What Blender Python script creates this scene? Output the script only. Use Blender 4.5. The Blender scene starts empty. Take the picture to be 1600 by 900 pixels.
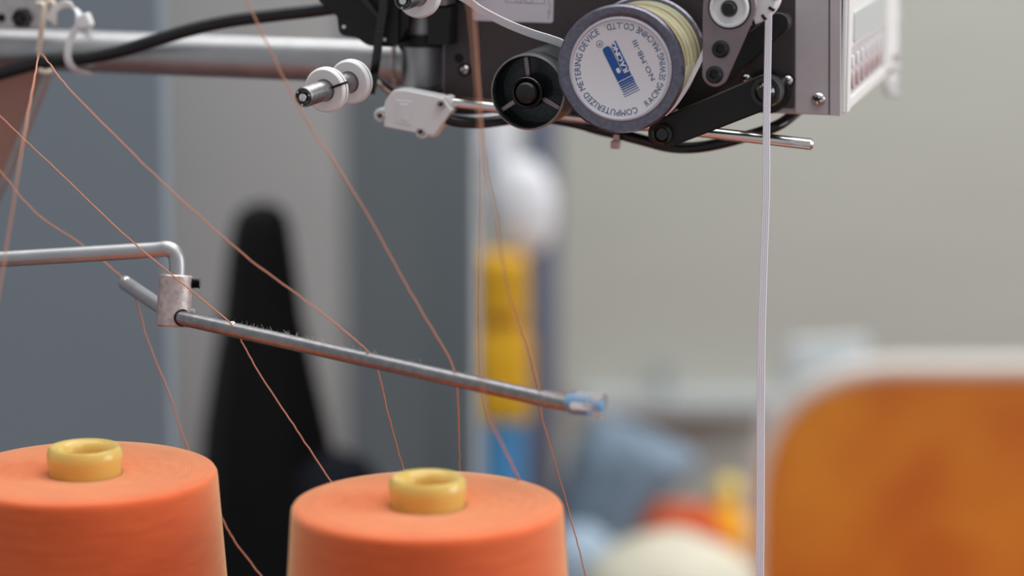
import bpy, bmesh, math, random
from mathutils import Vector, Matrix
random.seed(7)
R = math.radians
scene = bpy.context.scene
C = scene.collection

# ------------------------------------------------------------------ camera
FPX = 4070.0                      # focal length in pixels of a 1600 px wide frame
PITCH = R(10.4)
CAM = Vector((0, 0, 1.45))
cd = bpy.data.cameras.new('camera'); cam = bpy.data.objects.new('camera', cd); C.objects.link(cam)
cam.location = CAM; cam.rotation_euler = (R(90) - PITCH, 0, 0)
cd.sensor_width = 36; cd.lens = FPX / 1600 * 36
cd.clip_start = .05; cd.clip_end = 50
cd.dof.use_dof = True; cd.dof.focus_distance = 1.378; cd.dof.aperture_fstop = 2.9
scene.camera = cam
# ------------------------------------------------------------------ world, lights, exposure
w = bpy.data.worlds.new('world'); scene.world = w; w.use_nodes = True
bg = w.node_tree.nodes['Background']; bg.inputs[0].default_value = (.93, .96, 1, 1); bg.inputs[1].default_value = .4
def area(name, loc, target, sx, sy, power, col=(1, 1, 1)):
    l = bpy.data.lights.new(name, 'AREA'); l.shape = 'RECTANGLE'; l.size = sx; l.size_y = sy; l.energy = power; l.color = col
    o = bpy.data.objects.new(name, l); C.objects.link(o); o.location = loc
    o.rotation_euler = (Vector(target) - Vector(loc)).to_track_quat('-Z', 'Y').to_euler(); return o
area('hall_light_row', (.3, 1.9, 3.3), (.2, 1.8, 0), 4.4, 2.6, 100, (1, .98, .95))
area('hall_light_row_far', (1.2, 3.3, 3.4), (.6, 3.9, .6), 2.0, 1.2, 30, (1, .98, .95))
area('hall_window', (3.2, 1.2, 1.9), (0, 1.4, 1.1), 1.8, 1.6, 52, (.97, .99, 1))
vs = scene.view_settings
vs.view_transform = 'Standard'; vs.look = 'None'; vs.gamma = 1; vs.exposure = 0; vs.use_curve_mapping = False

# ------------------------------------------------------------------ frames of reference
FW = Vector((0, math.cos(PITCH), -math.sin(PITCH))); UP = Vector((0, math.sin(PITCH), math.cos(PITCH))); RT = Vector((1, 0, 0))
def P(px, py, d):                 # a point of the place, seen at a pixel, d metres along the view axis
    return CAM + FW * d + RT * ((px - 800) / FPX * d) + UP * ((450 - py) / FPX * d)
YAW = R(14)
MX = Vector((math.cos(YAW), -math.sin(YAW), 0)); MD = Vector((math.sin(YAW), math.cos(YAW), 0)); MZ = Vector((0, 0, 1))
M0 = P(969, 108, 1.36)
def M(px, py, k):                 # a point on the machine's front-parallel plane, k metres behind the roller face
    r = FW + RT * ((px - 800) / FPX) + UP * ((450 - py) / FPX)
    return CAM + r * (((M0 + MD * k) - CAM).dot(MD) / r.dot(MD))
def mm(px, k=0, x=969):           # pixels -> metres on that plane
    return px / FPX * ((M(x, 108, k) - CAM).dot(FW))

# ------------------------------------------------------------------ materials
def lin(c):
    return tuple((v / 255 / 12.92 if v / 255 <= .04045 else ((v / 255 + .055) / 1.055) ** 2.4) for v in c)
MATS = {}
def mat(name, rgb, rough=.5, metal=0, noise=None, bump=None, trans=0, alpha=1, sheen=0, coat=0, sss=0, ior=1.45, stretch=None, rgb2=None):
    m = bpy.data.materials.new(name); m.use_nodes = True; nt = m.node_tree; b = nt.nodes['Principled BSDF']
    c = lin(rgb); b.inputs['Base Color'].default_value = (*c, 1)
    b.inputs['Roughness'].default_value = rough; b.inputs['Metallic'].default_value = metal
    b.inputs['Transmission Weight'].default_value = trans; b.inputs['Alpha'].default_value = alpha
    b.inputs['Sheen Weight'].default_value = sheen; b.inputs['Coat Weight'].default_value = coat; b.inputs['IOR'].default_value = ior
    if sss:
        b.inputs['Subsurface Weight'].default_value = sss; b.inputs['Subsurface Scale'].default_value = .01
        b.inputs['Subsurface Radius'].default_value = (1, .6, .3)
    tc = nt.nodes.new('ShaderNodeTexCoord'); mp = nt.nodes.new('ShaderNodeMapping')
    nt.links.new(tc.outputs['Object'], mp.inputs[0])
    if stretch: mp.inputs['Scale'].default_value = stretch
    if noise:
        n = nt.nodes.new('ShaderNodeTexNoise'); n.inputs['Scale'].default_value = noise[0]; n.inputs['Detail'].default_value = 5
        nt.links.new(mp.outputs[0], n.inputs['Vector'])
        mx = nt.nodes.new('ShaderNodeMix'); mx.data_type = 'RGBA'
        c2 = lin(rgb2) if rgb2 else tuple(v * (1 - noise[1]) for v in c)
        mx.inputs['A'].default_value = (*c, 1); mx.inputs['B'].default_value = (*c2, 1)
        rp = nt.nodes.new('ShaderNodeMapRange'); rp.inputs[1].default_value = .35; rp.inputs[2].default_value = .65
        nt.links.new(n.outputs['Fac'], rp.inputs[0]); nt.links.new(rp.outputs[0], mx.inputs['Factor'])
        nt.links.new(mx.outputs['Result'], b.inputs['Base Color'])
    if bump:
        n = nt.nodes.new('ShaderNodeTexNoise'); n.inputs['Scale'].default_value = bump[0]; n.inputs['Detail'].default_value = 4
        nt.links.new(mp.outputs[0], n.inputs['Vector'])
        bp = nt.nodes.new('ShaderNodeBump'); bp.inputs['Strength'].default_value = bump[1]; bp.inputs['Distance'].default_value = bump[2] if len(bump) > 2 else .001
        nt.links.new(n.outputs['Fac'], bp.inputs['Height']); nt.links.new(bp.outputs[0], b.inputs['Normal'])
    MATS[name] = m; return m
mat('aluminium', (186, 187, 190), .48, 1, noise=(60, .12), bump=(900, .06, .0003))
mat('cast_aluminium', (204, 192, 190), .48, .6, noise=(260, .3), bump=(700, .25, .0006))
mat('steel_rod', (150, 150, 153), .38, 1, noise=(300, .2), bump=(900, .1, .0003))
mat('plated_steel', (205, 200, 200), .42, .6, noise=(200, .15))
mat('chrome', (225, 222, 220), .12, 1)
mat('flange_steel', (128, 126, 140), .27, 1, noise=(500, .25))
mat('bracket_steel', (150, 138, 142), .42, .8, noise=(80, .12))
mat('black_metal', (20, 18, 19), .42, 0, noise=(90, .3), bump=(600, .1, .0003))
mat('roller_grey', (84, 90, 92), .4, .6, noise=(900, .4))
mat('black_plastic', (26, 26, 28), .35, 0)
mat('black_gloss', (17, 17, 19), .18, 0, coat=.4)
mat('cable_rubber', (24, 25, 28), .16, 0, bump=(400, .08, .0004))
mat('plate_paint', (74, 65, 67), .5, .25, noise=(500, .15), bump=(1200, .1, .0002))
mat('housing_paint', (196, 188, 192), .45, 0, noise=(120, .05))
mat('panel_white', (236, 234, 232), .35, 0)
mat('screen_grey', (196, 200, 200), .25, 0)
mat('button_pink', (196, 172, 172), .4, 0)
mat('white_plastic', (234, 234, 236), .38, 0, sss=.05)
mat('nylon', (232, 235, 238), .35, 0, sss=.15)
mat('nylon_pink', (214, 184, 182), .4, 0)
mat('cream_wire', (226, 212, 196), .35, .2)
mat('sticker', (214, 208, 218), .5, 0)
mat('label_paper', (230, 230, 236), .45, 0)
mat('label_rim', (200, 196, 206), .3, 0)
mat('ink_blue', (36, 84, 158), .5, 0)
mat('ink_text', (66, 92, 138), .5, 0)
mat('ink_grey', (120, 116, 126), .6, 0)
mat('dark_recess', (9, 9, 10), .7, 0)
mat('tape_white', (240, 240, 248), .7, 0, sheen=.2)
mat('thread_orange', (196, 136, 110), .8, 0, sheen=.1)
mat('tube_yellow', (242, 216, 122), .2, 0, trans=.35, sss=.3)
mat('cap_clear', (238, 236, 238), .2, 0, trans=.82, ior=1.15)
mat('cap_blue', (70, 160, 214), .3, 0)
mat('lint', (190, 176, 170), .9, 0)
mat('copper_paint', (190, 142, 128), .45, .3, noise=(20, .15))  # sheet metal with its orange reflection painted into the base colour
mat('film', (236, 230, 230), .25, 0, trans=.4, bump=(120, .8, .004))
# background
mat('carpet_red', (128, 70, 58), .95, 0, noise=(60, .2), bump=(300, .4, .004))
mat('wall_beige', (188, 190, 182), .85, 0, noise=(3, .05), stretch=(1, 1, 9))
mat('board_slate', (130, 143, 153), .8, 0, noise=(4, .05))
mat('board_light', (168, 168, 168), .8, 0, noise=(4, .05))
mat('cabinet_slate', (126, 139, 147), .6, 0, noise=(4, .05))
mat('post_blue', (112, 118, 138), .5, .2)
mat('shelf_white', (196, 204, 208), .6, 0)
mat('wood_brown', (110, 92, 78), .7, 0, noise=(20, .2))  # painted shade tone for the strip under the wall ledge
mat('cloth_blue', (122, 140, 158), .9, 0, noise=(30, .12), bump=(200, .3, .002))
mat('cloth_pale', (160, 178, 196), .9, 0, bump=(60, .3, .004))
mat('cloth_black', (16, 16, 18), .85, 0, noise=(20, .3), bump=(90, .4, .004))
mat('cloth_navy', (24, 28, 40), .85, 0, bump=(90, .4, .004))
mat('cloth_cream', (208, 203, 184), .9, 0, bump=(60, .3, .004))
mat('ball_white', (216, 217, 222), .6, 0, bump=(20, .3, .004))
mat('bag_yellow', (226, 170, 28), .6, 0, noise=(14, .25), bump=(25, .5, .01))
mat('bag_strap', (150, 92, 22), .7, 0)
mat('bin_blue', (72, 138, 188), .5, 0)
mat('cloth_red', (206, 84, 34), .8, 0, noise=(20, .3), bump=(50, .4, .005))
mat('cloth_yellow', (236, 170, 30), .8, 0, bump=(50, .4, .005))
mat('ball_yellow', (236, 212, 110), .6, 0)
mat('chair_orange', (200, 128, 42), .42, 0, noise=(7, .35), rgb2=(180, 96, 32))
mat('chair_rim', (206, 202, 197), .45, .2)
mat('table_white', (200, 196, 190), .6, 0)
# yarn: crossed windings from the lathe's own UVs
def yarn_mat():
    m = bpy.data.materials.new('yarn_orange'); m.use_nodes = True; nt = m.node_tree; b = nt.nodes['Principled BSDF']
    b.inputs['Roughness'].default_value = .85; b.inputs['Sheen Weight'].default_value = .65; b.inputs['Sheen Tint'].default_value = (.9, 1, .6, 1); b.inputs['Sheen Roughness'].default_value = .5
    uv = nt.nodes.new('ShaderNodeUVMap'); outs = []
    for ang, sc in ((.6, 190), (-.6, 170)):
        mp = nt.nodes.new('ShaderNodeMapping'); mp.inputs['Rotation'].default_value = (0, 0, R(ang)); nt.links.new(uv.outputs[0], mp.inputs[0])
        wv = nt.nodes.new('ShaderNodeTexWave'); wv.bands_direction = 'Y'; wv.inputs['Scale'].default_value = sc; wv.inputs['Distortion'].default_value = 1.2
        wv.inputs['Detail'].default_value = 2; nt.links.new(mp.outputs[0], wv.inputs['Vector']); outs.append(wv)
    mx = nt.nodes.new('ShaderNodeMath'); mx.operation = 'MAXIMUM'
    nt.links.new(outs[0].outputs['Fac'], mx.inputs[0]); nt.links.new(outs[1].outputs['Fac'], mx.inputs[1])
    bp = nt.nodes.new('ShaderNodeBump'); bp.inputs['Strength'].default_value = .25; bp.inputs['Distance'].default_value = .0004
    nt.links.new(mx.outputs[0], bp.inputs['Height']); nt.links.new(bp.outputs[0], b.inputs['Normal'])
    mp = nt.nodes.new('ShaderNodeMapping'); mp.inputs['Scale'].default_value = (6, 90, 1); mp.inputs['Rotation'].default_value = (0, 0, R(6)); nt.links.new(uv.outputs[0], mp.inputs[0])
    n = nt.nodes.new('ShaderNodeTexNoise'); n.inputs['Scale'].default_value = 3; n.inputs['Detail'].default_value = 4; nt.links.new(mp.outputs[0], n.inputs['Vector'])
    cr = nt.nodes.new('ShaderNodeValToRGB'); cr.color_ramp.elements[0].position = .3; cr.color_ramp.elements[1].position = .7
    cr.color_ramp.elements[0].color = (*lin((214, 80, 28)), 1); cr.color_ramp.elements[1].color = (*lin((228, 95, 38)), 1)
    nt.links.new(n.outputs['Fac'], cr.inputs[0]); nt.links.new(cr.outputs[0], b.inputs['Base Color']); MATS['yarn_orange'] = m
yarn_mat()
def roller_mat():                 # translucent yellow rubber sleeve with streaks around it
    m = mat('roller_rubber', (214, 206, 150), .3, 0, sss=.1); nt = m.node_tree; b = nt.nodes['Principled BSDF']
    uv = nt.nodes.new('ShaderNodeUVMap'); mp = nt.nodes.new('ShaderNodeMapping'); mp.inputs['Scale'].default_value = (1.5, 160, 1); nt.links.new(uv.outputs[0], mp.inputs[0])
    n = nt.nodes.new('ShaderNodeTexNoise'); n.inputs['Scale'].default_value = 1.6; n.inputs['Detail'].default_value = 6; nt.links.new(mp.outputs[0], n.inputs['Vector'])
    cr = nt.nodes.new('ShaderNodeValToRGB'); cr.color_ramp.elements[0].position = .4; cr.color_ramp.elements[1].position = .58
    cr.color_ramp.elements[0].color = (*lin((138, 108, 60)), 1); cr.color_ramp.elements[1].color = (*lin((192, 194, 164)), 1)
    nt.links.new(n.outputs['Fac'], cr.inputs[0]); nt.links.new(cr.outputs[0], b.inputs['Base Color'])
roller_mat()

# ------------------------------------------------------------------ builders
class Node:
    pass
def root_of(o):
    return Vector(o['_o']) if o is not None and '_o' in o else Vector((0, 0, 0))
def mesh(name, verts, faces, m, parent=None, smooth=False, uvs=None, base=None):
    o_ = root_of(parent) if parent is not None else (Vector(base) if base is not None else sum((Vector(v) for v in verts), Vector()) / len(verts))
    me = bpy.data.meshes.new(name); me.from_pydata([tuple(Vector(v) - o_) for v in verts], [], faces); me.materials.append(MATS[m])
    if uvs:
        l = me.uv_layers.new(name='UVMap')
        for p in me.polygons:
            for li in p.loop_indices: l.data[li].uv = uvs[p.index][li - p.loop_start]
    bm = bmesh.new(); bm.from_mesh(me); bmesh.ops.recalc_face_normals(bm, faces=bm.faces); bm.to_mesh(me); bm.free()
    if smooth:
        for p in me.polygons: p.use_smooth = True
        if smooth != 'all':
            try: me.set_sharp_from_angle(angle=R(40))
            except Exception: pass
    o = bpy.data.objects.new(name, me); C.objects.link(o)
    if parent is not None: o.parent = parent
    else: o.location = o_
    o['_o'] = tuple(o_)
    return o
def tag(o, label=None, cat=None, group=None, kind=None):
    if label: o['label'] = label
    if cat: o['category'] = cat
    if group: o['group'] = group
    if kind: o['kind'] = kind
    return o
def thing(name, label, cat, loc, group=None):
    o = bpy.data.objects.new(name, None); C.objects.link(o); o.location = loc; o['_o'] = tuple(loc); o.empty_display_size = .02
    return tag(o, label, cat, group)
def bevel(o, wd, seg=2):
    b = o.modifiers.new('bevel', 'BEVEL'); b.width = wd; b.segments = seg; b.limit_method = 'ANGLE'; b.angle_limit = R(35); b.harden_normals = False
    for p in o.data.polygons: p.use_smooth = True
    try: o.data.set_sharp_from_angle(angle=R(60))
    except Exception: pass
    return o
def basis(ax):
    ax = Vector(ax).normalized(); a = Vector((0, 0, 1)) if abs(ax.z) < .9 else Vector((1, 0, 0))
    u = ax.cross(a).normalized(); return u, u.cross(ax).normalized(), ax
def lathe(name, prof, org, ax, m, parent=None, seg=48, smooth=True, base=None, closed=False, caps=True):   # prof: (radius, distance along axis)
    u, v, a = basis(ax); V = []; F = []; U = []; n = len(prof); org = Vector(org); cum = [0]
    for i in range(1, n): cum.append(cum[-1] + math.hypot(prof[i][0] - prof[i-1][0], prof[i][1] - prof[i-1][1]))
    for i, (r, t) in enumerate(prof):
        for s in range(seg):
            q = 2 * math.pi * s / seg
            V.append(org + a * t + (u * math.cos(q) + v * math.sin(q)) * max(r, 1e-6))
    for i in range(n - 1):
        for s in range(seg):
            s2 = (s + 1) % seg
            F.append((i*seg+s, i*seg+s2, (i+1)*seg+s2, (i+1)*seg+s)); U.append(((s/seg, cum[i]), ((s+1)/seg, cum[i]), ((s+1)/seg, cum[i+1]), (s/seg, cum[i+1])))
    if closed:
        for s in range(seg):
            s2 = (s + 1) % seg; i = n - 1
            F.append((i*seg+s, i*seg+s2, s2, s)); U.append(((0, 0),) * 4)
    elif caps:
        for i in (0, n - 1):
            if prof[i][0] > 1e-5:
                F.append(tuple(i*seg+s for s in range(seg))); U.append(tuple((0, 0) for s in range(seg)))
    return mesh(name, V, F, m, parent, smooth, U, base)
def cyl(name, org, ax, r, L, m, parent=None, seg=32, ch=None, base=None):
    ch = min(r, L) * .12 if ch is None else ch
    return lathe(name, [(r - ch, 0), (r, ch), (r, L - ch), (r - ch, L)], org, ax, m, parent, seg, base=base)
def spline(pts, n=8):
    pts = [Vector(p) for p in pts]; out = []
    for i in range(len(pts) - 1):
        p0 = pts[max(i-1, 0)]; p1 = pts[i]; p2 = pts[i+1]; p3 = pts[min(i+2, len(pts)-1)]
        for k in range(n):
            t = k / n; out.append(.5 * ((2*p1) + (p2-p0)*t + (2*p0-5*p1+4*p2-p3)*t*t + (3*p1-p0-3*p2+p3)*t**3))
    out.append(pts[-1]); return out
def sweep(name, pts, sect, m, parent=None, n=8, smooth='all', base=None, up0=None, widths=None, raw=False):
    """sweep a closed 2D section along a path; up0 keeps the section's first axis near that vector"""
    path = [Vector(p) for p in pts] if raw else spline(pts, n); V = []; F = []; k = len(sect); prev = None
    for i, p in enumerate(path):
        t = (path[min(i+1, len(path)-1)] - path[max(i-1, 0)]).normalized()
        ref = Vector(up0) if up0 is not None else (prev if prev is not None else basis(t)[0])
        u = ref - t * ref.dot(t)
        if u.length < 1e-6: u = basis(t)[0]
        u.normalize(); vv = t.cross(u); prev = u
        s = 1 if widths is None else widths[0] + (widths[1] - widths[0]) * i / (len(path) - 1) if len(widths or ()) == 2 else 1
        for (a, b) in sect: V.append(p + u * a * s + vv * b)
    for i in range(len(path) - 1):
        for j in range(k):
            j2 = (j + 1) % k; F.append((i*k+j, i*k+j2, (i+1)*k+j2, (i+1)*k+j))
    F.append(tuple(range(k))); F.append(tuple((len(path)-1)*k + j for j in range(k)))
    return mesh(name, V, F, m, parent, smooth if smooth != 'all' else True, base=base)
def circ(r, n=12, ry=None):
    return [(r * math.cos(2*math.pi*i/n), (ry or r) * math.sin(2*math.pi*i/n)) for i in range(n)]
def tube(name, pts, r, m, parent=None, n=8, seg=14, base=None):
    return sweep(name, pts, circ(r, seg), m, parent, n, base=base)
def prism(name, pts, ext, m, parent=None, bev=0, base=None, seg=2):
    k = len(pts); V = [Vector(p) for p in pts] + [Vector(p) + Vector(ext) for p in pts]
    F = [tuple(range(k)), tuple(range(2*k-1, k-1, -1))] + [(i, (i+1) % k, (i+1) % k + k, i + k) for i in range(k)]
    o = mesh(name, V, F, m, parent, base=base)
    if bev: bevel(o, bev, seg)
    return o
def box(name, c, hx, hy, hz, m, parent=None, ax=None, bev=0, base=None):
    ax = ax or (Vector((1,0,0)), Vector((0,1,0)), Vector((0,0,1))); c = Vector(c)
    pts = [c - ax[1]*hy + ax[0]*a*hx + ax[2]*b*hz for a, b in ((-1,-1), (1,-1), (1,1), (-1,1))]
    return prism(name, pts, ax[1]*2*hy, m, parent, bev, base)
def rpoly(pts, rad, n=5):         # round the corners of a 2D polygon
    out = []; k = len(pts)
    for i in range(k):
        p = Vector(pts[i]); a = Vector(pts[i-1]) - p; b = Vector(pts[(i+1) % k]) - p; r = rad[i] if isinstance(rad, (list, tuple)) else rad
        if r <= 0: out.append(p); continue
        r = min(r, a.length * .48, b.length * .48); s = p + a.normalized() * r; e = p + b.normalized() * r
        for j in range(n + 1):
            t = j / n; out.append(s*(1-t)**2 + p*2*t*(1-t) + e*t*t)
    return out
def mplate(name, px, k0, k1, m, parent, rad=0, bev=.0006):
    pts = [M(p[0], p[1], k0) for p in rpoly(px, rad)]
    return prism(name, pts, MD * (k1 - k0), m, parent, bev)
def stadium(a, ra, b, rb, n=14):  # outline of two circles and their tangents, pixel space
    a = Vector(a); b = Vector(b); d = b - a; L = d.length; th = math.atan2(d.y, d.x); al = math.acos(max(-1, min(1, (ra - rb) / L)))
    o = [a + Vector((math.cos(th + al + (2*math.pi - 2*al) * i / n), math.sin(th + al + (2*math.pi - 2*al) * i / n))) * ra for i in range(n + 1)]
    o += [b + Vector((math.cos(th - al + 2*al*i/n), math.sin(th - al + 2*al*i/n))) * rb for i in range(n + 1)]
    return o
def disc_m(name, px, py, rpx, k0, k1, m, parent, seg=32, ch=None):
    return cyl(name, M(px, py, k0), MD, mm(rpx, k0, px), k1 - k0, m, parent, seg, ch)
def phillips(px, py, rpx, k, parent, m='chrome'):
    r = mm(rpx, k, px); o = M(px, py, k)
    s = lathe('screw', [(0, -r*.55), (r*.5, -r*.5), (r*.85, -r*.28), (r, 0), (r, r*.2)], o, MD, m, parent, 24)
    return s
def phillips_cross(px, py, rpx, k, parent):
    r = mm(rpx, k, px); o = M(px, py, k) - MD * r * .5; V = []; F = []
    for a in (R(20), R(110)):
        u = MX * math.cos(a) + MZ * math.sin(a); v = -MX * math.sin(a) + MZ * math.cos(a); n = len(V)
        V += [o + u*r*.5*i + v*r*.11*j - MD*r*.08*h for h in (0, 1) for i, j in ((-1,-1), (1,-1), (1,1), (-1,1))]
        F += [tuple(n+q for q in f) for f in ((0,1,2,3), (4,5,6,7), (0,1,5,4), (1,2,6,5), (2,3,7,6), (3,0,4,7))]
    return mesh('cross_slot', V, F, 'dark_recess', parent)
GL = {}
def glyph(ch):
    if ch not in GL:
        cu = bpy.data.curves.new('g', 'FONT'); cu.body = ch; cu.size = 1; cu.resolution_u = 3
        ob = bpy.data.objects.new('g', cu); me = bpy.data.meshes.new_from_object(ob)
        vs_ = [v.co.copy() for v in me.vertices]; fs = [tuple(p.vertices) for p in me.polygons]
        bpy.data.objects.remove(ob); bpy.data.curves.remove(cu); bpy.data.meshes.remove(me)
        x0 = min((v.x for v in vs_), default=0); x1 = max((v.x for v in vs_), default=.3)
        GL[ch] = ([Vector((v.x - x0, v.y)) for v in vs_], fs, x1 - x0)
    return GL[ch]
def text_geo(s, h, gap=.1, space=.3, bold=0):   # flat layout in 2D, cap height h; returns list of (glyph verts, faces, x, width)
    sc = h / .69; x = 0; out = []
    for ch in s:
        if ch == ' ': x += space * sc; continue
        v, f, wd = glyph(ch); out.append(([p * sc for p in v], f, x, wd * sc)); x += (wd + gap) * sc
    return out, x - gap * sc

# ================================================================== the setting
def struct(o): return tag(o, kind='structure')
fl = struct(box('floor', (0, 2.2, -.02), 3, 2.6, .02, 'carpet_red', base=(0, 2.2, 0)))
wb = struct(box('wall_back', (0, 4.45, 1.5), 3, .05, 1.5, 'wall_beige', base=(0, 4.45, 0)))
WALLY = 4.40
def floor_pt(px, d):              # ground point under a pixel column at a depth on the view's mid height
    p = P(px, 450, d); return Vector((p.x, p.y, 0))
# slate partition board on the left, its right edge in view
e = floor_pt(267, 1.97)
tag(box('partition_board', e + Vector((-.55, 0, 1.1)), .55, .015, 1.1, 'board_slate', base=e + Vector((-.55, 0, 0)), bev=.003), 'slate grey partition board behind the bent guide rod', 'partition')
# light grey pillar further back
e0 = floor_pt(150, 3.95); e1 = floor_pt(575, 3.95); pc = (e0 + e1) / 2 + Vector((0, .2, 0))
tag(box('pillar', pc + Vector((0, 0, 1.45)), (e1 - e0).x / 2, .2, 1.45, 'board_light', base=pc, bev=.02), 'pale grey pillar behind the draped black cloth', 'pillar')
# dark slate panel standing end-on: far edge left, near pale edge right
a = floor_pt(538, 3.7); b = floor_pt(737, 2.15); dv = (b - a).normalized(); nr = Vector((-dv.y, dv.x, 0))
if nr.x < 0: nr = -nr
t = thing('standing_panel', 'dark slate standing panel with pale near edge beside the yellow bag', 'panel', (a + b) / 2)
prism('board', [a, b, b + MZ*2.3, a + MZ*2.3], nr * .006, 'cabinet_slate', t, .001)
prism('edge_strip', [b + dv*.0003, b + dv*.0003 + nr*.0045, b + dv*.0003 + nr*.0045 + MZ*2.3, b + dv*.0003 + MZ*2.3], dv * .006, 'shelf_white', t, .001)
# blue-grey post behind the stack
p0 = floor_pt(845, 3.75)
t = thing('square_post', 'blue-grey square post rising behind the yellow bag', 'post', p0)
box('shaft', p0 + Vector((0, 0, 1.3)), .0245, .0245, 1.29, 'post_blue', t, bev=.004); box('foot_plate', p0 + Vector((0, 0, .005)), .07, .07, .005, 'post_blue', t, bev=.002)
# wall ledge
l0 = P(905, 622, 4.455); l1 = P(1260, 620, 4.455)
t = thing('wall_ledge', 'pale ledge along the beige wall above the blue-grey cloth', 'ledge', (l0 + l1) / 2)
y1 = WALLY if 'WALLY' in globals() else 4.40
box('board', Vector(((l0.x + l1.x) / 2, (l0.y + 4.40) / 2, l0.z - .014)), (l1.x - l0.x) / 2, (4.40 - l0.y) / 2, .012, 'shelf_white', t, bev=.003)
box('rail', Vector((P(1090, 0, 4.35).x, 4.37, l0.z - .034)), .085, .029, .008, 'wood_brown', t, bev=.002)  # brown strip standing in for the shadow under the ledge
kx = P(1043, 600, 4.3)
lathe('hook', [(.006, 0), (.012, .004), (.012, .028), (.007, .036), (.006, .05)], (kx.x, (l0.y + 4.40) / 2 - .02, l0.z + .008), MZ, 'board_slate', t, 20)

# orange chair
CD = 3.3; mpx = CD / FPX
def chair():
    tl = P(1166, 566, CD); cy = tl.y; cx = tl.x + .30; top = tl.z
    t = thing('orange_chair', 'orange shell chair with pale grey rim by the beige wall', 'chair', (cx, cy - .15, 0))
    W = .30; zb = .36
    def outline(inset): return [Vector((p.x, 0, p.y)) for p in rpoly([(cx - W + inset, zb), (cx + W - inset, zb), (cx + W - inset*1.2, top - inset), (cx - W + inset*1.2, top - inset)], [.02, .02, .2, .2], 14)]
    prism('backrest', [v + Vector((0, cy, 0)) for v in outline(.016)], (0, .02, 0), 'chair_orange', t, .006, seg=3)
    out = outline(.008); pts = [v + Vector((0, cy + .008, 0)) for v in out]
    sweep('rim', pts + [pts[0], pts[1]], circ(.014, 12), 'chair_rim', t, raw=True, up0=(0, 1, 0))
    prism('seat', [Vector((p.x, p.y, .42)) for p in rpoly([(cx - .28, cy + .01), (cx + .28, cy + .01), (cx + .26, cy - .4), (cx - .26, cy - .4)], [.03, .03, .07, .07])], (0, 0, .025), 'chair_orange', t, .008, seg=3)
    for sx in (-1, 1):
        tube('back_leg', [(cx + sx*.25, cy + .06, 0), (cx + sx*.25, cy + .03, .42), (cx + sx*.25, cy + .028, .6)], .01, 'chair_rim', t)
        tube('front_leg', [(cx + sx*.23, cy - .38, 0), (cx + sx*.225, cy - .33, .419)], .01, 'chair_rim', t)
    # pale pad hooked on the top edge
    p = P(1298, 560, CD + .05)
    h = prism('top_pad', [Vector((q.x, cy + .026, q.y)) for q in rpoly([(P(1232,0,CD).x, top - .05), (P(1366,0,CD).x, top - .05), (P(1362,0,CD).x, top + .024), (P(1236,0,CD).x, top + .02)], .012)], (0, .02, 0), 'shelf_white', t, .004)
chair()

# low table carrying the clutter
tb = Vector((.10, 3.0, 0))
t = thing('side_table', 'low pale table under the bundled cloths', 'table', tb)
box('table_top', tb + Vector((0, 0, .505)), .175, .27, .015, 'table_white', t, bev=.004)
for sx in (-1, 1):
    for sy in (-1, 1): box('leg', tb + Vector((sx*.155, sy*.24, .245)), .015, .015, .245, 'chair_rim', t, bev=.003)
TZ = .52
def blob(name, c, rx_, ry_, rz_, m, parent=None, sq=1.0, seed=0, amp=.06, seg=32, rings=18, bottom=None, base=None, fr=3.0):
    from mathutils import noise
    V = []; F = []; c = Vector(c)
    for i in range(rings + 1):
        th = math.pi * i / rings
        for s in range(seg):
            ph = 2*math.pi*s/seg; d = Vector((math.sin(th)*math.cos(ph), math.sin(th)*math.sin(ph), math.cos(th)))
            d = Vector((math.copysign(abs(d.x)**sq, d.x), math.copysign(abs(d.y)**sq, d.y), math.copysign(abs(d.z)**sq, d.z)))
            k = 1 + amp * noise.noise(d * fr + Vector((seed*7.1, seed*3.3, 0)))
            p = c + Vector((d.x*rx_, d.y*ry_, d.z*rz_)) * k
            if bottom is not None and p.z < bottom: p.z = bottom
            V.append(p)
    for i in range(rings):
        for s in range(seg): F.append((i*seg+s, i*seg+(s+1)%seg, (i+1)*seg+(s+1)%seg, (i+1)*seg+s))
    return mesh(name, V, F, m, parent, 'all', base=base)
# stacked blue bin, yellow bag, white bundle
SD = 3.05; s1 = SD / FPX
b0 = P(787, 700, SD)
tp = P(787, 655, SD).z
t = thing('blue_bin', 'bright blue bin under the yellow bag', 'bin', (b0.x, b0.y, TZ))
hw = 37 * s1
V = rpoly([(-hw, -hw), (hw, -hw), (hw, hw), (-hw, hw)], .012)
prism('body', [Vector((b0.x + p.x*.9, b0.y + p.y*.9, TZ)) for p in V], (0, 0, tp - TZ - .006), 'bin_blue', t, .002)
prism('rim', [Vector((b0.x + p.x, b0.y + p.y, tp - .006)) for p in V], (0, 0, .006), 'bin_blue', t, .002)
yb = P(788, 392, SD).z
t = thing('yellow_bag', 'yellow bag with a brown band standing on the blue bin', 'bag', (b0.x, b0.y, tp))
blob('lower_body', (b0.x, b0.y, (tp + yb) / 2 - .045), 42*s1, 30*s1, (yb - tp) / 2 - .045 + .012, 'bag_yellow', t, .4, 1, .12, bottom=tp)
blob('upper_body', (b0.x - .001, b0.y, yb - .042), 40*s1, 28*s1, .046, 'bag_yellow', t, .42, 2, .12)
zs = P(780, 487, SD).z
lathe('band', [(.022, -.006), (.026, -.004), (.026, .004), (.022, .006)], (b0.x, b0.y, zs), MZ, 'bag_strap', t, 24)
wbp = P(812, 325, SD)
t = thing('white_bundle', 'white rounded bundle on top of the yellow bag', 'bundle', (b0.x, b0.y, yb))
blob('round_body', wbp, 56*s1, 45*s1, yb * 0 + (wbp.z - yb) + .008, 'ball_white', t, .85, 3, .1, bottom=yb - .002)
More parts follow.
